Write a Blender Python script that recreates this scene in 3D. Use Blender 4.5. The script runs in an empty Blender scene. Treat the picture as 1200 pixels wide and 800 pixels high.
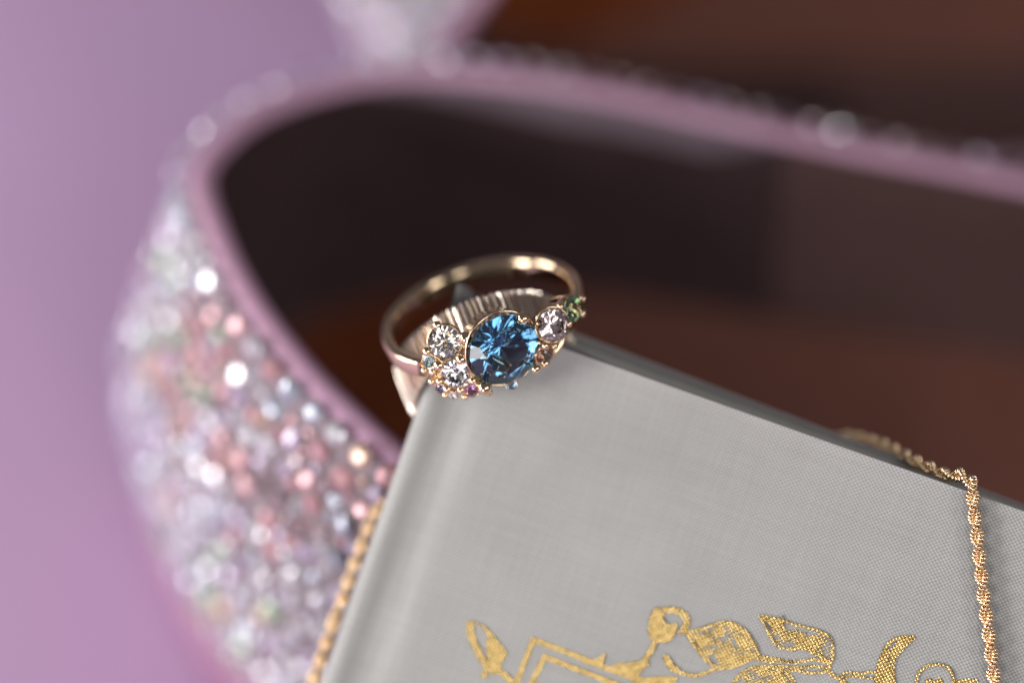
import bpy, math, random
from mathutils import Vector, Matrix
random.seed(11)
PI = math.pi
sc = bpy.context.scene
C = sc.collection
sc.unit_settings.system = 'METRIC'
sc.unit_settings.scale_length = 0.01          # one unit is one centimetre

# ------------------------------------------------------------------ camera
FOCUS, WIDTH = 26.667, 9.6                    # cm to the sharp stone, cm of place across the picture there
PITCH = math.radians(45)
FW = Vector((0, math.cos(PITCH), -math.sin(PITCH)))
UP = Vector((0, math.sin(PITCH), math.cos(PITCH)))
RT = Vector((1, 0, 0))
BK = -FW
TARGET = Vector((0, 0, 6.5))
CAM = TARGET - FW * FOCUS
cam = bpy.data.cameras.new('camera')
cam.lens, cam.sensor_width = 100, 36
cam.clip_start, cam.clip_end = 0.5, 2000
cam.dof.use_dof = True
cam.dof.focus_distance = FOCUS
cam.dof.aperture_fstop = 0.1 / 2.15           # an iris 21.5 mm wide
co = bpy.data.objects.new('camera', cam)
C.objects.link(co)
m = Matrix((RT, UP, BK)).transposed().to_4x4()
m.translation = CAM
co.matrix_world = m
sc.camera = co

# ------------------------------------------------------------------ light
world = bpy.data.worlds.new('World')
sc.world = world
world.use_nodes = True
bg = world.node_tree.nodes['Background']
bg.inputs['Color'].default_value = (0.80, 0.74, 0.80, 1)
bg.inputs['Strength'].default_value = 0.15

def area(name, loc, target, sx, sy, power, col):
    l = bpy.data.lights.new(name, 'AREA')
    l.shape, l.size, l.size_y, l.energy, l.color = 'RECTANGLE', sx, sy, power, col
    o = bpy.data.objects.new(name, l)
    C.objects.link(o)
    o.location = loc
    o.rotation_euler = (Vector(target) - Vector(loc)).to_track_quat('-Z', 'Y').to_euler()
    return o
# a low window on the left, two panes wide, and lamps added on the camera side for facet sparkle and fill
area('window_pane_light', (-45, -20, 19), (0, 3, 5), 15, 22, 20500, (1.0, 0.97, 0.95))
area('window_pane_light', (-47, 13, 18), (0, 4, 5), 15, 22, 17500, (1.0, 0.97, 0.95))
for loc in ((26, -78, 66), (-31, -79, 12), (66, -44, 58)):
    area('sparkle_fill_light', loc, (0, 0, 6), 26, 34, 21000, (1.0, 0.96, 0.93))

sc.view_settings.view_transform = 'Standard'
sc.view_settings.look = 'None'
sc.view_settings.exposure = -0.15
sc.view_settings.gamma = 1
sc.render.engine = 'CYCLES'
cy = sc.cycles
cy.use_denoising = True
cy.max_bounces, cy.glossy_bounces, cy.transmission_bounces = 14, 6, 12
cy.sample_clamp_indirect = 12
cy.caustics_reflective = cy.caustics_refractive = False
cy.use_adaptive_sampling = True
cy.adaptive_threshold = 0.015
cy.blur_glossy = 0.3

# ------------------------------------------------------------------ helpers
def ray(px, py):
    k = WIDTH / 1200 / FOCUS
    return FW + RT * ((px - 600) * k) + UP * ((400 - py) * k)
def pt(px, py, d):                             # point at d cm behind the sharp plane
    return CAM + ray(px, py) * (FOCUS + d)
def on_plane(px, py, o, n):
    r = ray(px, py)
    return CAM + r * ((o - CAM).dot(n) / r.dot(n))
def on_z(px, py, z):
    return on_plane(px, py, Vector((0, 0, z)), Vector((0, 0, 1)))
def cv(x, u, b):
    return (RT * x + UP * u + BK * b).normalized()

def mesh(name, V, Fs, mats, smooth=False, idx=None):
    me = bpy.data.meshes.new(name)
    me.from_pydata([tuple(v) for v in V], [], Fs)
    for mt in (mats if isinstance(mats, (list, tuple)) else [mats]):
        me.materials.append(mt)
    if idx:
        me.polygons.foreach_set('material_index', idx)
    if smooth:
        me.polygons.foreach_set('use_smooth', [True] * len(me.polygons))
    me.update()
    return me
def obj(name, me, parent=None, mw=None):
    o = bpy.data.objects.new(name, me)
    C.objects.link(o)
    if parent:
        o.parent = parent
    if mw is not None:
        o.matrix_local = mw
    return o
def thing(name, label, cat, mw=None, group=None):
    o = bpy.data.objects.new(name, None)
    o.empty_display_size = 0.5
    C.objects.link(o)
    if mw is not None:
        o.matrix_world = mw
    o['label'], o['category'] = label, cat
    if group:
        o['group'] = group
    return o
def frame(o, x, y, z):
    mm = Matrix((x, y, z)).transposed().to_4x4()
    mm.translation = o
    return mm
def zframe(o, z, hint=None):
    z = z.normalized()
    h = hint or Vector((0.31, 0.2, 0.93))
    x = h - z * h.dot(z)
    if x.length < 1e-4:
        x = Vector((1, 0, 0)) - z * z.x
    x.normalize()
    return frame(o, x, z.cross(x), z)

class MB:
    def __init__(s):
        s.V, s.F, s.I = [], [], []
    def add(s, V, F, i=0):
        n = len(s.V)
        s.V += V
        s.F += [tuple(k + n for k in f) for f in F]
        s.I += [i] * len(F)
    def build(s, name, mats, parent=None, smooth=False, mw=None):
        return obj(name, mesh(name, s.V, s.F, mats, smooth, s.I), parent, mw)

def catmull(P, n, closed=False):
    out, N = [], len(P)
    for i in range(N if closed else N - 1):
        g = (lambda k: P[k % N]) if closed else (lambda k: P[min(max(k, 0), N - 1)])
        a, b, c, d = g(i - 1), g(i), g(i + 1), g(i + 2)
        for j in range(n):
            t = j / n
            out.append(0.5 * (2 * b + (c - a) * t + (2 * a - 5 * b + 4 * c - d) * t * t + (3 * b - 3 * c + d - a) * t ** 3))
    if not closed:
        out.append(P[-1].copy())
    return out
def resample(P, step, closed=False):
    Q = P + [P[0]] if closed else P
    L = [0]
    for a, b in zip(Q, Q[1:]):
        L.append(L[-1] + (b - a).length)
    n = max(2, round(L[-1] / step))
    out, j = [], 0
    for i in range(n if closed else n + 1):
        d = L[-1] * i / n
        while j < len(L) - 2 and L[j + 1] < d:
            j += 1
        t = (d - L[j]) / max(1e-9, L[j + 1] - L[j])
        out.append(Q[j].lerp(Q[j + 1], min(1, t)))
    return out
def frames(P, closed=False):
    N, T = len(P), []
    for i in range(N):
        a = P[(i - 1) % N] if closed or i else P[0]
        b = P[(i + 1) % N] if closed or i < N - 1 else P[-1]
        T.append((b - a).normalized())
    nrm = T[0].orthogonal().normalized()
    out = []
    for i in range(N):
        nrm = (nrm - T[i] * nrm.dot(T[i])).normalized()
        out.append((T[i], nrm, T[i].cross(nrm)))
    return out
def tube(P, r, n=8, closed=False, prof=None):
    """V,F of a tube along P; r number or list"""
    V, F, N = [], [], len(P)
    for i, (p, (t, a, b)) in enumerate(zip(P, frames(P, closed))):
        rr = r[i] if isinstance(r, (list, tuple)) else r
        for k in range(n):
            w = 2 * PI * k / n
            V.append(p + (a * math.cos(w) + b * math.sin(w)) * rr)
    for i in range(N if closed else N - 1):
        for k in range(n):
            j, l = (i + 1) % N, (k + 1) % n
            F.append((i * n + k, i * n + l, j * n + l, j * n + k))
    if not closed:
        F.append(tuple(range(n - 1, -1, -1)))
        F.append(tuple((N - 1) * n + k for k in range(n)))
    return V, F
def lathe(prof, n, closed_prof=False):
    V, F = [], []
    for r, z in prof:
        for k in range(n):
            a = 2 * PI * k / n
            V.append(Vector((r * math.cos(a), r * math.sin(a), z)))
    for i in range(len(prof) if closed_prof else len(prof) - 1):
        for k in range(n):
            j, l = (i + 1) % len(prof), (k + 1) % n
            F.append((i * n + k, i * n + l, j * n + l, j * n + k))
    return V, F
def ball(r, sz=1.0, n=14, m_=8):
    V, F = [Vector((0, 0, r * sz))], []
    for i in range(1, m_):
        a = PI * i / m_
        for k in range(n):
            b = 2 * PI * k / n
            V.append(Vector((r * math.sin(a) * math.cos(b), r * math.sin(a) * math.sin(b), r * sz * math.cos(a))))
    V.append(Vector((0, 0, -r * sz)))
    for k in range(n):
        F.append((0, 1 + k, 1 + (k + 1) % n))
        F.append((len(V) - 1, 1 + (m_ - 2) * n + (k + 1) % n, 1 + (m_ - 2) * n + k))
    for i in range(m_ - 2):
        for k in range(n):
            l = (k + 1) % n
            F.append((1 + i * n + k, 1 + (i + 1) * n + k, 1 + (i + 1) * n + l, 1 + i * n + l))
    return V, F

# ------------------------------------------------------------------ materials
def mat(name, base=(0.5, 0.5, 0.5), rough=0.5, metal=0.0, **kw):
    mt = bpy.data.materials.new(name)
    mt.use_nodes = True
    b = mt.node_tree.nodes['Principled BSDF']
    b.inputs['Base Color'].default_value = (*base, 1)
    b.inputs['Roughness'].default_value = rough
    b.inputs['Metallic'].default_value = metal
    for k, v in kw.items():
        b.inputs[k.replace('_', ' ')].default_value = v
    return mt
def nodes(mt):
    nt = mt.node_tree
    def N(t, **kw):
        n = nt.nodes.new(t)
        for k, v in kw.items():
            if isinstance(k, str) and k.startswith('i_'):
                n.inputs[k[2:].replace('_', ' ')].default_value = v
            else:
                setattr(n, k, v)
        return n
    return nt, N, nt.nodes['Principled BSDF'], nt.links.new
def mathn(N, L, op, a, b=None):
    n = N('ShaderNodeMath', operation=op)
    for i, v in enumerate((a, b)):
        if v is None:
            continue
        if isinstance(v, (int, float)):
            n.inputs[i].default_value = v
        else:
            L(v, n.inputs[i])
    return n.outputs[0]
def noisy(mt, scale, c0, c1, bump=0.0, bdist=0.01, bscale=None, detail=4):
    nt, N, b, L = nodes(mt)
    tc = N('ShaderNodeTexCoord')
    no = N('ShaderNodeTexNoise', i_Scale=scale, i_Detail=detail)
    L(tc.outputs['Object'], no.inputs['Vector'])
    cr = N('ShaderNodeValToRGB')
    cr.color_ramp.elements[0].position, cr.color_ramp.elements[1].position = 0.3, 0.7
    cr.color_ramp.elements[0].color = (*c0, 1)
    cr.color_ramp.elements[1].color = (*c1, 1)
    L(no.outputs['Fac'], cr.inputs['Fac'])
    L(cr.outputs['Color'], b.inputs['Base Color'])
    if bump:
        n2 = N('ShaderNodeTexNoise', i_Scale=bscale or scale * 8, i_Detail=3.0)
        L(tc.outputs['Object'], n2.inputs['Vector'])
        bp = N('ShaderNodeBump', i_Strength=bump, i_Distance=bdist)
        L(n2.outputs['Fac'], bp.inputs['Height'])
        L(bp.outputs['Normal'], b.inputs['Normal'])
    return mt

def weave(N, L, tc, pitch=0.042):
    """height 0..1 of a plain weave in the book's own x / y, with uneven threads"""
    no = N('ShaderNodeTexNoise', i_Scale=5.0, i_Detail=3.0)
    L(tc.outputs['Object'], no.inputs['Vector'])
    sp = N('ShaderNodeSeparateXYZ')
    L(tc.outputs['Object'], sp.inputs[0])
    wob = mathn(N, L, 'MULTIPLY', no.outputs['Fac'], 0.03)
    k = 2 * PI / pitch
    sx = mathn(N, L, 'SINE', mathn(N, L, 'MULTIPLY', mathn(N, L, 'ADD', sp.outputs[0], wob), k * 0.95))
    sy = mathn(N, L, 'SINE', mathn(N, L, 'MULTIPLY', mathn(N, L, 'ADD', sp.outputs[1], wob), k * 1.05))
    h = mathn(N, L, 'ADD', mathn(N, L, 'MULTIPLY', mathn(N, L, 'MULTIPLY', sx, sy), 0.5), 0.5)
    # thicker and thinner threads, drawn out along each thread direction
    def slub(sxv, syv, seed):
        mp = N('ShaderNodeMapping')
        mp.inputs['Scale'].default_value = (sxv, syv, 1)
        mp.inputs['Location'].default_value = (seed, seed, 0)
        L(tc.outputs['Object'], mp.inputs['Vector'])
        q = N('ShaderNodeTexNoise', i_Scale=1.0, i_Detail=2.0)
        L(mp.outputs[0], q.inputs['Vector'])
        return q.outputs['Fac']
    s = mathn(N, L, 'ADD', slub(24, 1.2, 3), slub(1.2, 24, 9))
    return h, s

M = {}
def linen():
    mt = mat('linen', rough=0.78, Sheen_Weight=0.15)
    nt, N, b, L = nodes(mt)
    tc = N('ShaderNodeTexCoord')
    h, s = weave(N, L, tc)
    f = mathn(N, L, 'ADD', mathn(N, L, 'MULTIPLY', h, 0.66), mathn(N, L, 'MULTIPLY', s, 0.16))
    cr = N('ShaderNodeValToRGB')
    e = cr.color_ramp.elements
    e[0].position, e[0].color = 0.15, (0.262, 0.266, 0.256, 1)  # thread gaps darker: their shade is put into the colour
    e[1].position, e[1].color = 0.85, (0.565, 0.572, 0.548, 1)
    L(f, cr.inputs['Fac'])
    mo = N('ShaderNodeTexNoise', i_Scale=0.9, i_Detail=5.0)       # handling marks and uneven dye
    L(tc.outputs['Object'], mo.inputs['Vector'])
    fl_ = N('ShaderNodeTexNoise', i_Scale=26.0, i_Detail=2.0)     # flecks of lint and thick fibres
    L(tc.outputs['Object'], fl_.inputs['Vector'])
    fk = mathn(N, L, 'MULTIPLY', mathn(N, L, 'GREATER_THAN', fl_.outputs['Fac'], 0.735), 0.10)
    val = mathn(N, L, 'ADD', mathn(N, L, 'ADD', mathn(N, L, 'MULTIPLY', mo.outputs['Fac'], 0.26), 0.87), fk)
    hs = N('ShaderNodeHueSaturation')
    L(cr.outputs['Color'], hs.inputs['Color'])
    L(val, hs.inputs['Value'])
    L(hs.outputs['Color'], b.inputs['Base Color'])
    bp = N('ShaderNodeBump', i_Strength=0.45, i_Distance=0.008)
    L(mathn(N, L, 'ADD', h, mathn(N, L, 'ADD', mathn(N, L, 'MULTIPLY', s, 0.25), mathn(N, L, 'MULTIPLY', mo.outputs['Fac'], 3.0))), bp.inputs['Height'])
    L(bp.outputs['Normal'], b.inputs['Normal'])
    return mt
def foil():
    mt = mat('gold_foil', (0.80, 0.55, 0.16), 0.36, 1.0)
    nt, N, b, L = nodes(mt)
    tc = N('ShaderNodeTexCoord')
    h, s = weave(N, L, tc)
    no = N('ShaderNodeTexNoise', i_Scale=16.0, i_Detail=4.0)
    L(tc.outputs['Object'], no.inputs['Vector'])
    cr = N('ShaderNodeValToRGB')
    e = cr.color_ramp.elements
    e[0].position, e[0].color = 0.32, (0.33, 0.22, 0.065, 1)
    e[1].position, e[1].color = 0.68, (0.93, 0.71, 0.29, 1)
    L(mathn(N, L, 'ADD', mathn(N, L, 'MULTIPLY', no.outputs['Fac'], 0.62), mathn(N, L, 'MULTIPLY', h, 0.42)), cr.inputs['Fac'])
    L(cr.outputs['Color'], b.inputs['Base Color'])
    bp = N('ShaderNodeBump', i_Strength=1.0, i_Distance=0.012)
    L(mathn(N, L, 'ADD', h, mathn(N, L, 'MULTIPLY', no.outputs['Fac'], 0.45)), bp.inputs['Height'])
    L(bp.outputs['Normal'], b.inputs['Normal'])
    return mt
def thin_foil():
    """foil that took only on the high threads of the weave"""
    mt = foil()
    mt.name = 'gold_foil_thin'
    nt, N, b, L = nodes(mt)
    tc = N('ShaderNodeTexCoord')
    h, s = weave(N, L, tc)
    no = N('ShaderNodeTexNoise', i_Scale=9.0, i_Detail=3.0)
    L(tc.outputs['Object'], no.inputs['Vector'])
    f = mathn(N, L, 'GREATER_THAN', mathn(N, L, 'ADD', mathn(N, L, 'MULTIPLY', no.outputs['Fac'], 1.5), mathn(N, L, 'MULTIPLY', h, 0.42)), 1.02)
    mx, tr = N('ShaderNodeMixShader'), N('ShaderNodeBsdfTransparent')
    L(f, mx.inputs['Fac'])
    L(tr.outputs[0], mx.inputs[1])
    L(b.outputs[0], mx.inputs[2])
    L(mx.outputs[0], nt.nodes['Material Output'].inputs['Surface'])
    return mt
def gem(name, ior, col, dens, rough=0.0):
    mt = bpy.data.materials.new(name)
    mt.use_nodes = True
    nt = mt.node_tree
    nt.nodes.clear()
    out = nt.nodes.new('ShaderNodeOutputMaterial')
    g = nt.nodes.new('ShaderNodeBsdfGlass')
    g.inputs['IOR'].default_value = ior
    g.inputs['Roughness'].default_value = rough
    g.inputs['Color'].default_value = (1, 1, 1, 1)
    nt.links.new(g.outputs[0], out.inputs['Surface'])
    if dens:
        v = nt.nodes.new('ShaderNodeVolumeAbsorption')
        v.inputs['Color'].default_value = (*col, 1)
        v.inputs['Density'].default_value = dens
        nt.links.new(v.outputs[0], out.inputs['Volume'])
    return mt

M['linen'] = linen()
M['foil'] = foil()
M['thin_foil'] = thin_foil()
M['paper'] = noisy(mat('paper', rough=0.85), 3, (0.62, 0.57, 0.47), (0.70, 0.65, 0.55))
M['rose_gold'] = noisy(mat('rose_gold', (0.90, 0.63, 0.44), 0.13, 1.0), 4, (0.84, 0.64, 0.42), (0.91, 0.73, 0.50), 0.03, 0.003, 60)
M['pale_gold'] = noisy(mat('pale_gold', (0.84, 0.75, 0.65), 0.34, 1.0), 6, (0.80, 0.70, 0.60), (0.88, 0.79, 0.70), 0.05, 0.003, 80)
M['chain_gold'] = noisy(mat('chain_gold', (0.90, 0.58, 0.30), 0.16, 1.0), 9, (0.90, 0.67, 0.42), (0.96, 0.80, 0.56))
M['table'] = noisy(mat('table_cloth', rough=0.62), 0.12, (0.535, 0.355, 0.585), (0.56, 0.36, 0.58), 0.06, 0.01, 30)
M['upper'] = noisy(mat('shoe_cloth', rough=0.8), 6, (0.21, 0.165, 0.185), (0.29, 0.23, 0.255))
M['binding'] = noisy(mat('lilac_binding', rough=0.48), 4, (0.56, 0.325, 0.465), (0.59, 0.35, 0.50), 0.05, 0.01, 40)
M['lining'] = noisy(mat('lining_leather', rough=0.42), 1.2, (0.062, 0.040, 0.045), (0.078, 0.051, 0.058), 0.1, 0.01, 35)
M['lit_lining'] = noisy(mat('lit_lining_tone', rough=0.5), 2, (0.26, 0.20, 0.25), (0.31, 0.245, 0.30))  # lighter lining tone, the window light put into its colour
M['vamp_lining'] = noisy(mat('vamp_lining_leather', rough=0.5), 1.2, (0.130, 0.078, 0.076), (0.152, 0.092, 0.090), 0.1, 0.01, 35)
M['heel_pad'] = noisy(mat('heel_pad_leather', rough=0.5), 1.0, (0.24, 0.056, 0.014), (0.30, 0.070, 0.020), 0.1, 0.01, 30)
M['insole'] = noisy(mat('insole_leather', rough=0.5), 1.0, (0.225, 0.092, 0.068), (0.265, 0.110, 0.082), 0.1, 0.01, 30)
M['sole'] = noisy(mat('rose_sole', rough=0.5), 2, (0.33, 0.165, 0.265), (0.37, 0.19, 0.30))
STONES = [('crystal', (0.90, 0.88, 0.95), 0.40), ('lilac', (0.82, 0.70, 0.92), 0.28), ('sky', (0.74, 0.80, 0.95), 0.18),
          ('rose', (0.84, 0.47, 0.51), 0.03), ('peach', (0.95, 0.66, 0.52), 0.04), ('green', (0.60, 0.80, 0.58), 0.025), ('smoke', (0.42, 0.31, 0.35), 0.09)]
for n_, c_, w_ in STONES:
    M[n_] = mat('rhinestone_' + n_, tuple(q * 0.68 for q in c_), {'crystal': 0.22, 'sky': 0.26, 'lilac': 0.28}.get(n_, 0.34), 0.5, Coat_Weight=0.4, Coat_Roughness=0.12, Coat_IOR=1.7)
SM = [M[s_[0]] for s_ in STONES]
M['sapphire'] = gem('teal_sapphire', 1.77, (0.18, 0.52, 0.72), 3.8)
M['diamond'] = gem('white_diamond', 2.3, (1, 1, 1), 0)
M['blush'] = gem('blush_diamond', 2.2, (0.95, 0.70, 0.66), 1.2)
M['ice'] = gem('ice_diamond', 2.1, (0.62, 0.72, 0.92), 1.2)
M['aqua'] = gem('aqua_stone', 1.7, (0.25, 0.65, 0.90), 9)
M['tourmaline'] = gem('green_tourmaline', 1.66, (0.22, 0.50, 0.22), 8)
M['amethyst'] = gem('amethyst', 1.7, (0.60, 0.25, 0.62), 9)
M['garnet'] = gem('brown_garnet', 1.7, (0.62, 0.36, 0.20), 9)
M['navy'] = gem('navy_stone', 1.7, (0.2, 0.3, 0.75), 12)

# ------------------------------------------------------------------ the surface
TABLE_Z = -0.8
V = [Vector((x, y, TABLE_Z)) for y in (-160, 260) for x in (-220, 220)]
t = obj('table_surface', mesh('table_surface', V, [(0, 1, 3, 2)], M['table']))
t['kind'] = 'structure'
t['label'] = 'smooth lilac surface under the shoes'

# ------------------------------------------------------------------ shoe (built in its own frame, heel to the left)
RIM = [(235, 215, 5.10), (250, 180, 5.08), (300, 136, 5.02), (380, 104, 4.95), (480, 87, 4.88), (600, 93, 4.78), (720, 112, 4.65),
       (850, 142, 4.50), (1000, 175, 4.34), (1200, 215, 4.15)]
RIMN = [(250, 265, 5.10), (275, 320, 5.06), (310, 375, 5.00), (360, 435, 4.90), (410, 485, 4.78), (455, 524, 4.66), (530, 575, 4.42), (620, 622, 4.10),
        (740, 672, 3.78), (900, 722, 3.42)]
far = [on_z(*p) for p in RIM]
near = [on_z(*p) for p in RIMN]
tail = [Vector(p) for p in ((7.6, 4.3, 4.0), (9.3, 3.55, 3.85), (10.4, 2.4, 3.78), (10.6, 0.9, 3.72), (9.8, -0.55, 3.62), (8.0, -1.45, 3.45), (5.2, -1.75, 3.32))]
ctrl = far + tail + near[::-1]
BASE = Vector((3.0, 2.0, 0))
rim = resample(catmull([p - BASE for p in ctrl], 12, True), 0.16, True)
NR = len(rim)
TOE = Vector((15.2, -0.6, 0)) - BASE
cen = Vector((0, 0, 0))
for p in rim:
    cen += p / NR
outn = []
for i in range(NR):
    d = rim[(i + 1) % NR] - rim[i - 1]
    n_ = Vector((d.y, -d.x, 0)).normalized()
    if n_.dot(Vector((rim[i].x - cen.x, rim[i].y - cen.y, 0))) < 0:
        n_ = -n_
    outn.append(n_)
AX = Vector((0.985, -0.17, 0))
def toe_w(p):                                   # how far the upper reaches out past the throat
    return max(0.0, min(1.0, (p.x - (8.4 - BASE.x)) / 2.0))
def wall(i, v):
    """point on the outside of the upper; v 0 at the rim, 1 at the sole"""
    p, n_ = rim[i % NR], outn[i % NR]
    w = toe_w(p)
    w = w * w * (3 - 2 * w)
    o = 0.10 + 1.02 * math.sin(min(1, v * 1.25) * PI / 2) - 0.30 * max(0, v - 0.62) ** 1.5 * 3
    ax = AX * (w * 4.4 * v ** 0.8 * max(0, n_.dot(AX)))
    z = p.z * (1 - v) + 0.55 * v + w * 0.7 * math.sin(PI * v)
    return Vector((p.x, p.y, 0)) + n_ * o + ax + Vector((0, 0, z))
def inner(i, v):
    p, n_ = rim[i % NR], outn[i % NR]
    w = toe_w(p)
    o = -0.10 + 0.62 * math.sin(min(1, v * 1.2) * PI / 2) 
    ax = AX * (w * 3.6 * v * max(0, n_.dot(AX)))
    z = p.z * (1 - v) + 0.95 * v + w * 0.4 * math.sin(PI * v)
    return Vector((p.x, p.y, 0)) + n_ * o + ax + Vector((0, 0, z))
def loft(fn, nv):
    V, F = [], []
    for j in range(nv + 1):
        V += [fn(i, j / nv) for i in range(NR)]
    for j in range(nv):
        for i in range(NR):
            l = (i + 1) % NR
            F.append((j * NR + i, (j + 1) * NR + i, (j + 1) * NR + l, j * NR + l))
    return V, F
ME = {}
ME['upper'] = mesh('upper', *loft(wall, 14), M['upper'], True)
# the lining is sewn from two pieces that meet at a seam on each side
LV, LF = loft(inner, 12)
SEAM = 2.95 - BASE.x
def is_vamp(f):
    return LV[f[0]].x > SEAM if f[0] < NR else rim[f[0] % NR].x > SEAM
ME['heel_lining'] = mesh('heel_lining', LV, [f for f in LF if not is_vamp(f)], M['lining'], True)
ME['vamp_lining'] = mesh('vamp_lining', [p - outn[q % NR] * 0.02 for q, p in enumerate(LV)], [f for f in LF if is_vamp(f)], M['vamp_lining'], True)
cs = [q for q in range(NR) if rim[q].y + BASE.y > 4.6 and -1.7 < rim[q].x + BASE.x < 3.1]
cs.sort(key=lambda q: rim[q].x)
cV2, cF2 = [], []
for a_, q in enumerate(cs):                     # paler strip: window light painted under the far rim, tapering at both ends
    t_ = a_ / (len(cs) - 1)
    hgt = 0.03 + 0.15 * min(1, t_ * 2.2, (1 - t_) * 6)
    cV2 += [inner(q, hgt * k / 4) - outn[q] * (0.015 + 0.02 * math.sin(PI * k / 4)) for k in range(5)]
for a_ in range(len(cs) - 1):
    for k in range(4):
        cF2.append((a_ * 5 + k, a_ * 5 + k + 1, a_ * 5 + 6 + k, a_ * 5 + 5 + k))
ME['lit_lining_strip'] = mesh('lit_lining_strip', cV2, cF2, M['lit_lining'], True)
ins = [inner(i, 0.985) for i in range(NR)]
c0 = sum(ins, Vector()) / NR
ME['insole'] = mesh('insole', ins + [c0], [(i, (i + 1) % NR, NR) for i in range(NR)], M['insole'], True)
# heel pad: a padded piece glued on the insole under the heel, rounded towards the toe
pe = []
for q in range(NR):
    w_ = c0.lerp(ins[q], 0.97)
    lim = 2.2 - BASE.x - 0.16 * (w_.y - c0.y) ** 2
    pe.append(Vector((min(w_.x, lim), w_.y, w_.z)))
pc = Vector((-3.4, 0.4, 0))
pc.z = c0.z
pV = [p + Vector((0, 0, 0.02)) for p in pe] + [p.lerp(pc, 0.06) + Vector((0, 0, 0.09)) for p in pe] + [pc + Vector((0, 0, 0.12))]
pF = [(q, (q + 1) % NR, NR + (q + 1) % NR, NR + q) for q in range(NR)] + [(NR + q, NR + (q + 1) % NR, 2 * NR) for q in range(NR)]
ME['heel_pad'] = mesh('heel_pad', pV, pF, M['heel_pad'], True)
# binding: a flattened tape folded over the rim
bV, bF = [], []
prof = [(0.142 * math.cos(a), 0.085 * math.sin(a)) for a in [2 * PI * k / 12 for k in range(12)]]
for i in range(NR):
    for a, b in prof:
        bV.append(rim[i] + outn[i] * a + Vector((0, 0, b)))
for i in range(NR):
    for k in range(12):
        l, j = (k + 1) % 12, (i + 1) % NR
        bF.append((i * 12 + k, i * 12 + l, j * 12 + l, j * 12 + k))
ME['binding'] = mesh('binding', bV, bF, M['binding'], True)
def sole_ring(o, z):
    out = []
    for i in range(NR):
        q = wall(i, 1.0)
        out.append(Vector((q.x, q.y, 0)) + outn[i] * o + Vector((0, 0, z)))
    return out
sV = sole_ring(-0.10, 0.62) + sole_ring(0.10, 0.56) + sole_ring(0.12, 0.30) + sole_ring(0.02, -0.76) + sole_ring(-0.3, -0.8)
sF = []
for j in range(4):
    for i in range(NR):
        l = (i + 1) % NR
        sF.append((j * NR + i, (j + 1) * NR + i, (j + 1) * NR + l, j * NR + l))
sF.append(tuple(4 * NR + i for i in range(NR)))
ME['sole'] = mesh('sole', sV, sF, M['sole'], True)

def stone_vf(r=1.0):
    V, F = [], []
    for rr, z in ((0.98, -0.25), (1.0, 0.12), (0.56, 0.52)):
        for k in range(8):
            a = 2 * PI * (k + (0.5 if rr < 0.6 else 0)) / 8
            V.append(Vector((rr * math.cos(a) * r, rr * math.sin(a) * r, z * r)))
    for k in range(8):
        l = (k + 1) % 8
        F.append((k, l, 8 + l, 8 + k))
        F.append((8 + k, 8 + l, 16 + k))
        F.append((8 + l, 16 + l, 16 + k))
    F.append(tuple(16 + k for k in range(8)))
    return V, F
SV, SF = stone_vf()
STONE_ME = [mesh('rhinestone_' + s_[0], SV, SF, M[s_[0]]) for s_ in STONES]

def pick(p, v, i):
    """stone colours drift in patches over the shoe"""
    a = math.sin(p.x * 1.9 + 0.6) + math.sin(p.y * 1.6 + p.z * 1.3 + 1.0) + math.sin(p.z * 2.2 - p.x * 0.8)
    w = [s_[2] for s_ in STONES]
    if v < 0.38 and p.y + BASE.y < 2.7:
        w[3] += 0.75; w[4] += 0.10; w[6] += 0.15; w[0] -= 0.15
    elif v < 0.35:
        w[0] += 0.45; w[2] += 0.15
    if a > 1.0:
        w[5] += 0.14; w[6] += 0.08
    if a < -0.9:
        w[1] += 0.3; w[2] += 0.2
    tt = random.random() * sum(max(0, q) for q in w)
    for k, q in enumerate(w):
        tt -= max(0, q)
        if tt <= 0:
            return k
    return 0
placed, grid = [], {}
GS = 0.30
def try_stone(p, n_, r, kind, force=False):
    key = tuple(int(math.floor(c / GS)) for c in p)
    if not force:
        for dx in (-1, 0, 1):
            for dy in (-1, 0, 1):
                for dz in (-1, 0, 1):
                    for q, qr in grid.get((key[0] + dx, key[1] + dy, key[2] + dz), ()):
                        if (q - p).length < (r + qr) * 0.97:
                            return
    grid.setdefault(key, []).append((p, r))
    tl = Vector((random.gauss(0, .24), random.gauss(0, .24), random.gauss(0, .24)))
    placed.append((p, (n_ + tl).normalized(), r, kind))
acc = 0
for i in range(NR):                             # the row that edges the rim
    acc += (rim[i] - rim[i - 1]).length
    if acc > 0.23:
        acc = 0
        n_ = (outn[i] * 0.72 + Vector((0, 0, 0.70))).normalized()
        p = rim[i] + outn[i] * 0.275 + Vector((0, 0, 0.01))
        try_stone(p, n_, 0.108 + 0.02 * random.random(), (4 if abs(p.x + BASE.x - 1.75) < 0.12 else 6 if p.x + BASE.x > 0.4 and random.random() < 0.8 else random.choice((0, 0, 2, 1))) if p.y + BASE.y > 2.2 else pick(p, 0, i), True)  # peach stone painted in as a glint; smoke stones dim the right of the row
def wnorm(i, v):
    a = wall(i + 1, v) - wall(i - 1, v)
    b = wall(i, min(1, v + 0.02)) - wall(i, max(0, v - 0.02))
    n_ = a.cross(b).normalized()
    return n_ if n_.dot(outn[i % NR] + Vector((0, 0, 0.3))) > 0 else -n_
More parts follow.
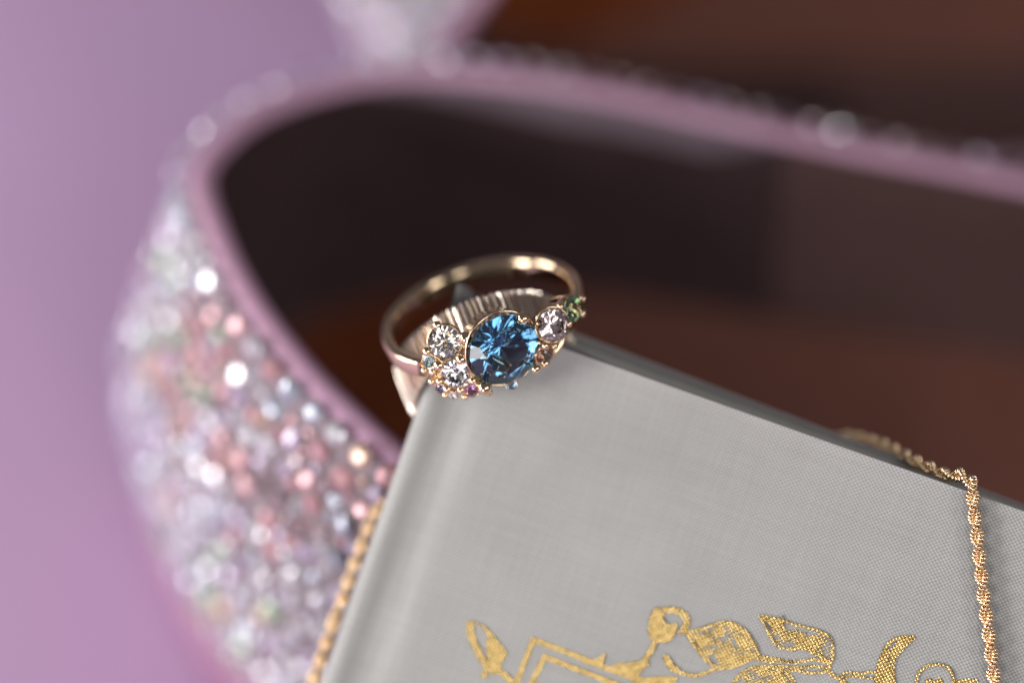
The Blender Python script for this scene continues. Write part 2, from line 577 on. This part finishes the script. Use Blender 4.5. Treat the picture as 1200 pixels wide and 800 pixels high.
for r0, r1, tries in ((0.115, 0.145, 4000), (0.080, 0.105, 24000), (0.050, 0.065, 30000)):
    for _ in range(tries):
        i = random.randrange(NR)
        v = random.uniform(0.085, 0.99)
        p = wall(i, v).lerp(wall(i + 1, v), random.random())
        try_stone(p + wnorm(i, v) * 0.02, wnorm(i, v), random.uniform(r0, r1), pick(p, v, i))

def make_shoe(mw, label, nparts):
    root = thing('rhinestone_shoe', label, 'shoe', mw, 'pair of rhinestone shoes')
    for k in ('upper', 'heel_lining', 'vamp_lining', 'lit_lining_strip', 'insole', 'heel_pad', 'binding', 'sole'):
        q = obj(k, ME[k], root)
        up = q if k == 'upper' else up
    score = []
    for q, (p, n_, r, kd) in enumerate(placed):
        wp = mw @ p
        wn = (mw.to_3x3() @ n_).normalized()
        d = wp - CAM
        z = d.dot(FW)
        x, y = d.dot(RT) / z * FOCUS / WIDTH, d.dot(UP) / z * FOCUS / WIDTH
        fac = wn.dot(-d.normalized())
        if abs(x) < 0.51 and abs(y) < 0.345 and fac > -0.05:
            score.append((-(r / z) ** 2 * (0.3 + fac), q))
    score.sort()
    chosen = {q for _, q in score[:nparts]}
    mb = MB()
    for q, (p, n_, r, kd) in enumerate(placed):
        fm = zframe(p, n_) @ Matrix.Scale(r, 4)
        if q in chosen:
            obj('rhinestone', STONE_ME[kd], up, fm)
        else:
            mb.add([fm @ v for v in SV], SF, kd)
    o = mb.build('small_rhinestones', SM, up)
    o['kind'] = 'stuff'
    return root
make_shoe(Matrix.Translation(BASE), 'rhinestone shoe with lilac bound opening, holding the linen book and ring', 300)
R2 = (Matrix.Rotation(math.radians(7), 4, 'Z') @ Matrix.Rotation(math.radians(86), 4, 'X')
      @ Matrix.Rotation(math.radians(-15), 4, 'Z') @ Matrix.Scale(-1, 4, Vector((0, 1, 0))))   # the other foot: a mirror image
sh2 = Matrix.Translation(Vector((-0.80, 7.5, 3.95)) - R2 @ rim[0]) @ R2
make_shoe(sh2, 'second rhinestone shoe tipped on its side behind, cut off by the top edge', 120)

# ------------------------------------------------------------------ linen book
A0, B0, C0 = 0.60, -0.12, 0.0
def cover_depth(px, py):
    return A0 + B0 * (px - 590) * 0.008 + C0 * (py - 405) * 0.008
def cpt(px, py):
    return pt(px, py, cover_depth(px, py))
O = cpt(527, 361)
e1 = (cpt(1150, 581) - O).normalized()
e2 = (cpt(368, 800) - O)
e2 = (e2 - e1 * e2.dot(e1)).normalized()
e3 = e2.cross(e1) * -1
if e3.dot(BK) < 0:
    e3 = -e3
LB, WB, TB = 7.9, 7.0, 0.66
bookM = frame(O, e1, e2, e3)                    # x along the head, y down the spine, z out of the front cover
if bookM.determinant() < 0:
    pass
bookI = bookM.inverted()
book = thing('linen_book', 'small grey linen book with gold foil leaves, leaning in the shoe', 'book', bookM)
def to_book(px, py):
    q = bookI @ on_plane(px, py, O, e3)
    return Vector((q.x, q.y, 0))
# case: closed outline in x / z, drawn out along y
f_out = [(WB, 0.0)] + [(WB * k / 8, 0.0) for k in range(7, 0, -1)] + [(0.74, 0.0), (0.62, -0.004), (0.53, -0.028), (0.45, -0.068), (0.37, -0.096), (0.29, -0.088), (0.22, -0.050),
         (0.16, -0.016), (0.10, -0.014), (0.05, -0.035), (0.012, -0.085), (0.0, -0.16), (0.0, -0.30), (0.0, -0.44), (0.012, -0.515), (0.05, -0.565), (0.12, -0.59), (0.3, -TB), (WB, -TB)]
b_in = [(WB, -TB + 0.13), (0.3, -TB + 0.13), (0.14, -TB + 0.16), (0.11, -0.38), (0.11, -0.22), (0.14, -0.19), (0.3, -0.19), (0.5, -0.15), (0.7, -0.13), (WB, -0.13)]
poly = f_out + b_in
n_ = len(poly)
ys = [0.0, 0.012, 0.03] + [LB * k / 12 for k in range(1, 12)] + [LB - 0.03, LB - 0.012, LB]
cV, cF = [], []
for y in ys:
    e = 0.03 - min(y, LB - y) if min(y, LB - y) < 0.03 else 0
    ins_ = 0.03 - math.sqrt(max(0, 0.03 ** 2 - e * e))
    for k, (x, z) in enumerate(poly):
        a, b = Vector(poly[k - 1]), Vector(poly[(k + 1) % n_])
        d = (b - a).normalized()
        nn = Vector((d.y, -d.x))
        hc = 0.24 * max(0, 1 - x / 0.40) ** 0.7 * (z < -0.12 and y < 0.1)      # the head cap stands up behind the front board
        cV.append(Vector((x + nn.x * ins_, y - hc, z + nn.y * ins_)))
for j in range(len(ys) - 1):
    for k in range(n_):
        l = (k + 1) % n_
        cF.append((j * n_ + k, j * n_ + l, (j + 1) * n_ + l, (j + 1) * n_ + k))
cF.append(tuple(range(n_)))
cF.append(tuple((len(ys) - 1) * n_ + k for k in range(n_ - 1, -1, -1)))
cov = obj('cover', mesh('cover', cV, cF, M['linen'], True), book)
es = cov.modifiers.new('edge', 'EDGE_SPLIT')
es.split_angle = math.radians(50)
pb = MB()
NP = 26
for k in range(NP):                             # leaves of the page block, in gathered sheets
    z0 = -0.14 - (TB - 0.28) * k / NP
    z1 = z0 - (TB - 0.28) / NP * 0.8
    x1, y0 = WB - 0.22 - random.random() * 0.012, 0.10 + random.random() * 0.01
    y1 = LB - 0.2
    pb.add([Vector(p) for p in ((0.16, y0, z0), (x1, y0, z0), (x1, y1, z0), (0.16, y1, z0), (0.16, y0, z1), (x1, y0, z1), (x1, y1, z1), (0.16, y1, z1))],
           [(0, 1, 2, 3), (7, 6, 5, 4), (0, 4, 5, 1), (1, 5, 6, 2), (2, 6, 7, 3), (3, 7, 4, 0)])
pb.build('page_block', M['paper'], book)

# foil pressed into the cover
FZ = [0.0]
def slab(name, P, mt='foil'):
    FZ[0] += 0.0006
    z = 0.006 + FZ[0] % 0.012
    N_ = len(P)
    V = [Vector((p.x, p.y, z)) for p in P] + [Vector((p.x, p.y, -0.004)) for p in P]
    F = [tuple(range(N_))] + [(k, (k + 1) % N_, N_ + (k + 1) % N_, N_ + k) for k in range(N_)]
    return obj(name, mesh(name, V, F, M[mt]), book)
def spline2(px, n=5):
    P = [to_book(*p) for p in px]
    return catmull(P, n) if len(P) > 2 else resample(P, 0.1)
def ribbon(name, px, w, taper=False, n=5, sharp=False):
    P = [to_book(*p) for p in px] if sharp else spline2(px, n)
    L_, R_ = [], []
    for i, p in enumerate(P):
        a = (p - P[i - 1]).normalized() if i else (P[1] - P[0]).normalized()
        b = (P[i + 1] - p).normalized() if i < len(P) - 1 else a
        tn = (a + b).normalized()
        nn = Vector((-tn.y, tn.x, 0))
        ww = w * 0.004 / max(0.5, tn.dot(a))
        if taper:
            tt = i / (len(P) - 1)
            ww *= 0.35 + 0.65 * math.sin(PI * min(1, 0.15 + tt * 0.85))
        if not sharp:
            ww *= 1 + 0.10 * math.sin(i * 2.1)
        L_.append(p + nn * ww)
        R_.append(p - nn * ww)
    return slab(name, L_ + R_[::-1])
def patch(name, px, n=4, mt='foil'):
    P = catmull([to_book(*p) for p in px], n, True)
    c = sum(P, Vector()) / len(P)
    return slab(name, [p + (p - c).normalized() * random.uniform(-0.003, 0.003) for p in P], mt)
def leaf(outline, tip, foot, nv=4, w=3.4, fill=()):
    """outlined leaf: edge, midrib, side veins and the cells the foil fills"""
    patch('gold_leaf_blade', outline, 4, 'thin_foil')
    ribbon('gold_leaf_edge', outline + [outline[0]], w, n=4)
    ribbon('gold_leaf_midrib', [tip, ((tip[0] + foot[0]) / 2, (tip[1] + foot[1]) / 2 + 1.5), foot], w, True)
    for k in range(1, nv + 1):
        t_ = k / (nv + 1)
        bx, by = tip[0] + (foot[0] - tip[0]) * t_, tip[1] + (foot[1] - tip[1]) * t_
        dx, dy = foot[0] - tip[0], foot[1] - tip[1]
        l_ = math.hypot(dx, dy)
        ux, uy = dx / l_, dy / l_
        wd = l_ * 0.17 * math.sin(PI * (0.12 + 0.8 * t_))
        for s_ in (-1, 1):
            ribbon('gold_leaf_vein', [(bx, by), (bx - ux * wd * .5 - uy * s_ * wd * .5, by - uy * wd * .5 + ux * s_ * wd * .5),
                                      (bx - ux * wd * .75 - uy * s_ * wd, by - uy * wd * .75 + ux * s_ * wd)], w * .8, True, 3)
    for f_ in fill:
        patch('gold_leaf_cell', f_)
ribbon('gold_frame_line', [(572, 886), (605, 800), (625, 749), (663, 763), (713, 783), (765, 801)], 6.6, sharp=True)
ribbon('gold_frame_line', [(590, 886), (623, 800), (638, 769), (722, 801), (760, 815)], 6.6, sharp=True)
ribbon('gold_bud_edge', [(551, 727), (552, 742), (559, 760), (569, 777), (581, 787)], 9)
patch('gold_bud', [(556, 728), (564, 730), (575, 739), (587, 754), (594, 766), (588, 776), (584, 787), (575, 782), (571, 765), (569, 752), (572, 748), (566, 736)])
ribbon('gold_stem', [(580, 784), (590, 789), (600, 799), (616, 818)], 7.5)
patch('gold_bud', [(564, 788), (571, 782), (573, 786), (567, 795)])
patch('gold_bud', [(683, 770), (690, 770), (693, 776), (686, 778)])
patch('gold_bud', [(695, 772), (702, 770), (708, 764), (709, 772), (704, 780), (696, 778)])
patch('gold_leaf', [(713, 783), (724, 777), (736, 776), (748, 774), (762, 777), (753, 784), (747, 793), (740, 797), (728, 790)])
patch('gold_leaf', [(740, 800), (755, 794), (775, 792), (793, 793), (788, 801), (765, 808), (748, 806)])
ribbon('gold_stem', [(752, 778), (758, 769), (764, 760), (768, 751)], 7)
patch('gold_flower', [(764, 716), (771, 711), (777, 716), (778, 724), (784, 731), (793, 730), (791, 743), (783, 752), (771, 752), (761, 746), (760, 731)])
ribbon('gold_petal', [(777, 715), (786, 714), (796, 716), (804, 723), (803, 734), (797, 741)], 7.5)
patch('gold_bud', [(776, 770), (782, 767), (789, 776), (797, 784), (790, 787), (782, 781)])
ribbon('gold_stem', [(792, 785), (803, 789), (816, 791), (832, 786), (846, 781)], 4.2)
leaf([(804, 741), (820, 737), (838, 731), (856, 729), (871, 737), (881, 749), (888, 766), (876, 773), (861, 780), (843, 782), (828, 773), (817, 760), (809, 748)],
     (806, 742), (886, 767), 2, 3.8,
     ([(836, 736), (846, 733), (850, 742), (843, 747), (834, 742)], [(838, 763), (850, 760), (864, 766), (876, 768), (862, 777), (846, 778)], [(812, 746), (824, 742), (830, 750), (822, 757)],
      [(866, 742), (876, 752), (880, 762), (868, 758), (862, 750)]))
ribbon('gold_stem', [(884, 766), (900, 770), (932, 775), (952, 772), (972, 776)], 3.6)
leaf([(857, 806), (864, 793), (876, 784), (890, 780), (906, 782), (922, 788), (930, 800), (918, 812), (890, 816)], (858, 806), (928, 796), 2, 3.4,
     ([(882, 784), (896, 782), (906, 787), (893, 792)], [(905, 790), (918, 790), (922, 800), (908, 800)]))
leaf([(890, 721), (909, 724), (934, 732), (958, 738), (972, 746), (976, 760), (974, 775), (960, 769), (944, 760), (928, 760), (912, 757), (902, 743), (896, 730)],
     (892, 722), (973, 774), 2, 2.8, ([(928, 739), (941, 742), (948, 752), (936, 754), (926, 748)], [(944, 748), (956, 744), (962, 756), (952, 764), (944, 757)], [(902, 727), (914, 729), (916, 738), (905, 739)]))
ribbon('gold_stem', [(874, 766), (896, 774), (914, 774), (934, 776)], 3.4)
ribbon('gold_stem', [(878, 783), (905, 780), (935, 782), (956, 780), (973, 783)], 3.6)
ribbon('gold_stem', [(905, 789), (930, 785), (950, 788), (972, 785)], 3.2)
ribbon('gold_stem', [(974, 772), (971, 785), (980, 793), (992, 801), (1010, 815)], 4.6)
ribbon('gold_stem', [(984, 794), (992, 787), (1005, 789), (1016, 787), (1028, 787)], 3.2)
ribbon('gold_stem', [(985, 797), (996, 792), (1012, 793), (1028, 795)], 2.6)
ribbon('gold_curled_leaf_edge', [(1071, 746), (1053, 747), (1041, 754), (1034, 767), (1029, 782), (1026, 806)], 4)
ribbon('gold_curled_leaf_edge', [(1071, 746), (1060, 757), (1050, 768), (1046, 783), (1049, 806)], 4)
patch('gold_leaf_blade', [(1070, 747), (1053, 748), (1042, 755), (1035, 768), (1030, 783), (1028, 803), (1048, 803), (1045, 783), (1049, 768), (1059, 757)], 4, 'thin_foil')
patch('gold_curled_leaf', [(1068, 748), (1057, 748), (1048, 756), (1042, 768), (1045, 772), (1052, 763), (1060, 755)])
patch('gold_curled_leaf', [(1031, 784), (1040, 780), (1045, 786), (1047, 800), (1028, 802)])
patch('gold_curled_leaf', [(1038, 762), (1043, 764), (1039, 776), (1034, 776)])
ribbon('gold_petal', [(1073, 804), (1076, 789), (1086, 780), (1102, 778), (1114, 785), (1118, 800)], 3.2)
patch('gold_flower', [(1083, 798), (1090, 794), (1095, 797), (1101, 793), (1106, 800), (1096, 806)])
ribbon('gold_stem', [(1118, 799), (1130, 797), (1146, 797)], 4.4)

# ------------------------------------------------------------------ rope chain
def rope(P, step=0.030, turn=0.37):
    Q = resample(catmull(P, 14), step)
    mb = MB()
    fr = frames(Q)
    na, nb = 12, 6
    for i, (p, (t_, a, b)) in enumerate(zip(Q, fr)):
        for s_ in (0, 1):
            w = 2 * PI * i * step / turn + PI * s_
            rad = a * math.cos(w) + b * math.sin(w)
            tan = -a * math.sin(w) + b * math.cos(w)
            c = p + rad * 0.036
            ln = (t_ * 0.80 + tan * 0.55 + rad * random.uniform(-.06, .06)).normalized()   # axis of the link
            lx = (rad - ln * rad.dot(ln)).normalized()
            ly = ln.cross(lx)
            V, F = [], []
            for u in range(na):
                A = 2 * PI * u / na
                d = lx * math.cos(A) + ly * math.sin(A)
                for v in range(nb):
                    Bq = 2 * PI * v / nb
                    V.append(c + d * (0.0255 + 0.0165 * math.cos(Bq)) + ln * 0.0165 * math.sin(Bq))
            for u in range(na):
                for v in range(nb):
                    F.append((u * nb + v, ((u + 1) % na) * nb + v, ((u + 1) % na) * nb + (v + 1) % nb, u * nb + (v + 1) % nb))
            mb.add(V, F)
    return mb
def bk(x, y, z):
    return bookM @ Vector((x, y, z))
def over(px, py, z=0.084):
    q = to_book(px, py)
    return bk(q.x, q.y, z)
edge = to_book(1141, 577)
path = [over(1196, 1000), over(1180, 900), over(1167, 812), over(1160, 756), over(1153, 700), over(1147, 650), over(1143, 612),
        bk(edge.x + 0.02, 0.09, 0.084), bk(edge.x - 0.03, -0.07, 0.066), bk(edge.x - 0.16, -0.12, -0.06)]
path += [pt(1108, 556, 0.28), pt(1072, 540, 0.60), pt(1030, 519, 1.10), pt(985, 512, 1.55), pt(930, 530, 1.65), pt(760, 540, 1.5),
         bk(1.2, 1.85, -0.79), bk(0.35, 1.92, -0.79), bk(-0.02, 2.02, -0.76), bk(-0.12, 2.25, -0.62), bk(-0.125, 3.2, -0.52), bk(-0.13, 3.4, -0.50), bk(-0.12, 5.4, -0.50), bk(-0.13, 7.0, -0.5)]
ch = rope(path).build('rope_chain', M['chain_gold'], None, True)
ch['label'] = 'fine gold rope chain draped over the book and along its spine'
ch['category'] = 'necklace'

# ------------------------------------------------------------------ rings
def brilliant(r, table=0.56, crown=0.30, gird=0.05, pav=0.86, star=0.52, low=0.24, n=8):
    """round brilliant, girdle top at z = 0, culet down"""
    V, F = [], []
    def ring(k, rad, z, off):
        st = len(V)
        for i in range(k):
            a = 2 * PI * (i + off) / k
            V.append(Vector((rad * math.cos(a), rad * math.sin(a), z)))
        return st
    T = ring(n, r * table, r * crown, 0)
    S = ring(n, r * (table + (1 - table) * star * 0.92), r * crown * 0.52, 0.5)
    G = ring(2 * n, r, 0, 0)
    H = ring(2 * n, r, -r * gird, 0)
    Lw = ring(n, r * low, -r * (gird + (pav - gird) * 0.79), 0.5)
    V.append(Vector((0, 0, -r * pav)))
    cu = len(V) - 1
    F.append(tuple(T + i for i in range(n)))
    for i in range(n):
        j, h = (i + 1) % n, (i - 1) % n
        F.append((T + j, T + i, S + i))
        F.append((T + i, S + h, G + 2 * i, S + i))
        F.append((S + i, G + 2 * i, G + 2 * i + 1))
        F.append((S + i, G + 2 * i + 1, G + (2 * i + 2) % (2 * n)))
        F.append((Lw + i, H + 2 * i + 1, H + 2 * i))
        F.append((Lw + i, H + (2 * i + 2) % (2 * n), H + 2 * i + 1))
        F.append((cu, Lw + i, H + 2 * i, Lw + h))
    for i in range(2 * n):
        j = (i + 1) % (2 * n)
        F.append((G + i, H + i, H + j, G + j))
    import bmesh
    me = bpy.data.meshes.new('gem')
    me.from_pydata([tuple(v) for v in V], [], F)
    bm = bmesh.new()
    bm.from_mesh(me)
    bmesh.ops.recalc_face_normals(bm, faces=bm.faces)
    bm.to_mesh(me)
    bm.free()
    return me

k1 = 0.47
n1 = cv(-0.27 * 0.883, 0.963 * 0.883, k1)
G1 = pt(566, 371, 0.96)
f1 = (BK - n1 * BK.dot(n1)).normalized()
s1 = f1.cross(n1) * -1
if s1.dot(RT) < 0:
    s1 = -s1
ringM = frame(G1, s1, f1, n1)
ringI = ringM.inverted()
gr = thing('gemstone_ring', 'rose gold cluster ring with large teal blue stone on the book corner', 'ring', ringM)
# band: an arc open at the head, flat-sided with soft edges
RB = 0.955
arc = [math.radians(a) for a in range(134, 134 + 273, 3)]
def sup(a, w, h, p=3.2):
    c, s = math.cos(a), math.sin(a)
    return (w * math.copysign(abs(c) ** (2 / p), c), h * math.copysign(abs(s) ** (2 / p), s))
bm_ = MB()
V, F = [], []
NB = 20
for q, a in enumerate(arc):
    e = min(q, len(arc) - 1 - q) / 14
    tp = 0.80 + 0.20 * min(1, e)
    for k in range(NB):
        z, rr = sup(2 * PI * k / NB, 0.105 * tp, 0.062)
        V.append(Vector(((RB + rr) * math.cos(a), (RB + rr) * math.sin(a), z)))
for q in range(len(arc) - 1):
    for k in range(NB):
        l = (k + 1) % NB
        F.append((q * NB + k, q * NB + l, (q + 1) * NB + l, (q + 1) * NB + k))
F.append(tuple(range(NB)))
F.append(tuple((len(arc) - 1) * NB + k for k in range(NB)))
bm_.add(V, F)
bm_.build('band', M['rose_gold'], gr, True)
GN = cv(0.36, -0.34, 0.87)
def rel(w):
    return ringI @ w
def put(name, me, p, n_, parent=gr, spin=0.0):
    return obj(name, me, parent, ringI @ (zframe(p, n_) @ Matrix.Rotation(spin, 4, 'Z')))
def cup(r, depth, top=1.06, bot=0.62, wall_=0.012, rise=0.0):
    pr = [(r * top, rise), (r * top + wall_, rise - 0.008), (r * top + wall_ * 0.9, -0.05), (r * bot + wall_, -depth), (r * bot, -depth), (r * top - 0.012, -0.045), (r * top - 0.008, rise - 0.006)]
    V, F = lathe(pr, 40, True)
    return V, F
def stone(px, py, d, r, mtn, nrm, name, spin=0.0, cd=0.20, bot=0.82, **kw):
    p = pt(px, py, d)
    me = brilliant(r, **kw)
    me.materials.append(M[mtn])
    o = put(name, me, p, nrm, spin=spin)
    V, F = cup(r, cd, bot=bot, rise=-0.035 * (r > 0.1))
    c = put('setting', mesh('setting', V, F, M['rose_gold'], True), p, nrm)
    return o
stone(591, 410, 0.10, 0.350, 'sapphire', GN, 'centre_stone', 0.35, 0.26, 0.94, table=0.60, crown=0.26, pav=0.84)
NA = cv(-0.12, -0.10, 0.98)
stone(521, 401, 0.13, 0.158, 'diamond', NA, 'side_stone', 0.2, 0.2)
stone(535, 438, 0.18, 0.142, 'ice', cv(-0.05, -0.35, 0.93), 'side_stone', 0.5, 0.2)
stone(649, 381, 0.14, 0.158, 'blush', cv(0.34, -0.12, 0.93), 'side_stone', 0.1, 0.22)
stone(672, 362, 0.30, 0.125, 'tourmaline', cv(0.72, -0.05, 0.69), 'side_stone', 0.1, 0.22)
stone(502, 424, 0.24, 0.066, 'aqua', cv(-0.45, -0.25, 0.86), 'accent_stone', 0.1, 0.16)
stone(553, 457, 0.22, 0.075, 'amethyst', cv(0.05, -0.55, 0.83), 'accent_stone', 0.1, 0.18)
stone(516, 456, 0.28, 0.052, 'navy', cv(-0.3, -0.6, 0.74), 'accent_stone', 0.1, 0.14)
stone(531, 464, 0.28, 0.045, 'ice', cv(-0.05, -0.7, 0.71), 'accent_stone', 0.1, 0.14)
stone(639, 416, 0.24, 0.095, 'garnet', cv(0.55, -0.45, 0.70), 'accent_stone', 0.1, 0.18)
stone(600, 452, 0.34, 0.06, 'aqua', cv(0.1, -0.8, 0.6), 'accent_stone', 0.1, 0.14)
# prongs: a rounded head on a stalk that runs down into the head of the ring
for px, py, d, r, nx, nu in ((545.5, 396, 0.03, 0.058, -0.1, 0.1), (613, 373, 0.05, 0.056, 0.15, 0.2), (540, 421, 0.06, 0.046, -0.1, 0), (514, 428, 0.12, 0.048, -0.2, -0.1),
                             (500, 412, 0.16, 0.040, -0.4, 0.1), (507, 436, 0.20, 0.036, -0.4, -0.2), (497, 434, 0.28, 0.030, -0.5, -0.2), (506, 447, 0.24, 0.034, -0.4, -0.3),
                             (515, 447, 0.20, 0.034, -0.3, -0.3), (524, 456, 0.21, 0.038, -0.2, -0.4), (540, 457, 0.19, 0.038, 0, -0.4), (522, 463, 0.29, 0.030, -0.2, -0.6),
                             (545, 465, 0.26, 0.032, 0, -0.6), (554, 446, 0.12, 0.038, 0, -0.3), (560, 450, 0.15, 0.030, 0, -0.3), (568, 455, 0.09, 0.062, 0, -0.35), (573, 460, 0.2, 0.036, 0.1, -0.5),
                             (628, 432, 0.10, 0.044, 0.2, -0.3), (639, 426, 0.17, 0.042, 0.4, -0.4), (639, 405, 0.14, 0.036, 0.3, -0.1), (650, 405, 0.18, 0.036, 0.4, -0.2), (632, 379, 0.12, 0.036, 0.1, 0.2),
                             (667, 379, 0.20, 0.034, 0.5, 0), (683, 367, 0.36, 0.036, 0.8, 0), (512, 381, 0.16, 0.040, -0.2, 0.3), (657, 359, 0.18, 0.032, 0.3, 0.3), (683, 350, 0.42, 0.032, 0.7, 0.3), (664, 349, 0.34, 0.03, 0.4, 0.4)):
    nd = cv(nx, nu, 0.9)
    r *= 1.14
    V, F = ball(r, 0.9)
    n0 = len(V)
    lv, lf = lathe([(r * 0.80, -r * 0.3), (r * 0.66, -0.12), (r * 0.5, -0.20), (r * 0.2, -0.22)], 10)
    V = V + lv
    F = F + [tuple(q + n0 for q in f) for f in lf]
    put('prong', mesh('prong', V, F, M['rose_gold'], True), pt(px, py, d), nd)
# rails that carry the settings from one end of the band to the other
def rail(px, r):
    P = resample(catmull([rel(pt(*p)) for p in px], 8), 0.03)
    V, F = tube(P, r, 10)
    obj('rail', mesh('rail', V, F, M['rose_gold'], True), gr)
eL = ringM @ Vector((RB * math.cos(arc[0]), RB * math.sin(arc[0]), 0))
eR = ringM @ Vector((RB * math.cos(arc[-1]), RB * math.sin(arc[-1]), 0))
def rail_w(W_, r):
    P = resample(catmull([rel(w) for w in W_], 8), 0.03)
    V, F = tube(P, r, 10)
    obj('rail', mesh('rail', V, F, M['rose_gold'], True), gr)
rail_w([eL, pt(505, 428, 0.34), pt(522, 445, 0.36), pt(548, 455, 0.38), pt(575, 445, 0.40)], 0.05)
rail_w([eL, pt(508, 412, 0.31), pt(530, 402, 0.29), pt(560, 408, 0.30), pt(590, 424, 0.38)], 0.055)
rail_w([eR, pt(668, 372, 0.46), pt(652, 386, 0.38), pt(628, 402, 0.38), pt(600, 420, 0.42)], 0.055)
rail_w([eR, pt(660, 395, 0.44), pt(645, 416, 0.40), pt(622, 428, 0.40), pt(598, 436, 0.42)], 0.045)

# fluted band, worn round the same corner
k2 = -0.46
n2 = cv(-0.375 * 0.888, 0.927 * 0.888, k2)
G2 = pt(570, 421, 1.17)
f2 = (BK - n2 * BK.dot(n2)).normalized()
s2 = f2.cross(n2)
if s2.dot(RT) < 0:
    s2 = -s2
fm = frame(G2, s2, f2, n2)
fl = thing('fluted_ring', 'pale gold fluted band under the gemstone ring on the book corner', 'ring', fm)
mb = MB()
RO, RI, HW = 0.866, 0.808, 0.235
a, k = 0.0, 0
cuts = []
while a < 2 * PI - 0.03:
    w = random.uniform(0.052, 0.092)
    cuts.append((a, min(w, 2 * PI - a), random.uniform(-0.012, 0.012)))
    a += w
V, F = [], []
prof_t = (0.0, 0.22, 0.34, 0.54, 0.76, 0.88)
prof_r = (-0.055, -0.052, 0.0, 0.012, 0.0, -0.05)
ang = []
for (a, w, dr) in cuts:
    sl = random.uniform(-0.045, 0.045)                # each flute leans its own way
    for t_, r_ in zip(prof_t, prof_r):
        ang.append((a + w * t_, RO + r_ + dr * 0.6 + (sl * (t_ - 0.54) if r_ >= 0 else 0)))
N_ = len(ang)
for z, ex in ((-HW, -0.03), (-HW + 0.02, -0.006), (-HW + 0.05, 0.0), (HW - 0.05, 0.0), (HW - 0.02, -0.006), (HW, -0.03)):
    V += [Vector(((r + ex) * math.cos(a), (r + ex) * math.sin(a), z)) for a, r in ang]
V += [Vector((RI * math.cos(a), RI * math.sin(a), HW)) for a, r in ang] + [Vector((RI * math.cos(a), RI * math.sin(a), -HW)) for a, r in ang]
for j in range(8):
    for k in range(N_):
        l, jj = (k + 1) % N_, (j + 1) % 8
        F.append((j * N_ + k, j * N_ + l, jj * N_ + l, jj * N_ + k))
mb.add(V, F)
o = mb.build('fluted_band', M['pale_gold'], fl, True)
es = o.modifiers.new('edge', 'EDGE_SPLIT')
es.split_angle = math.radians(38)
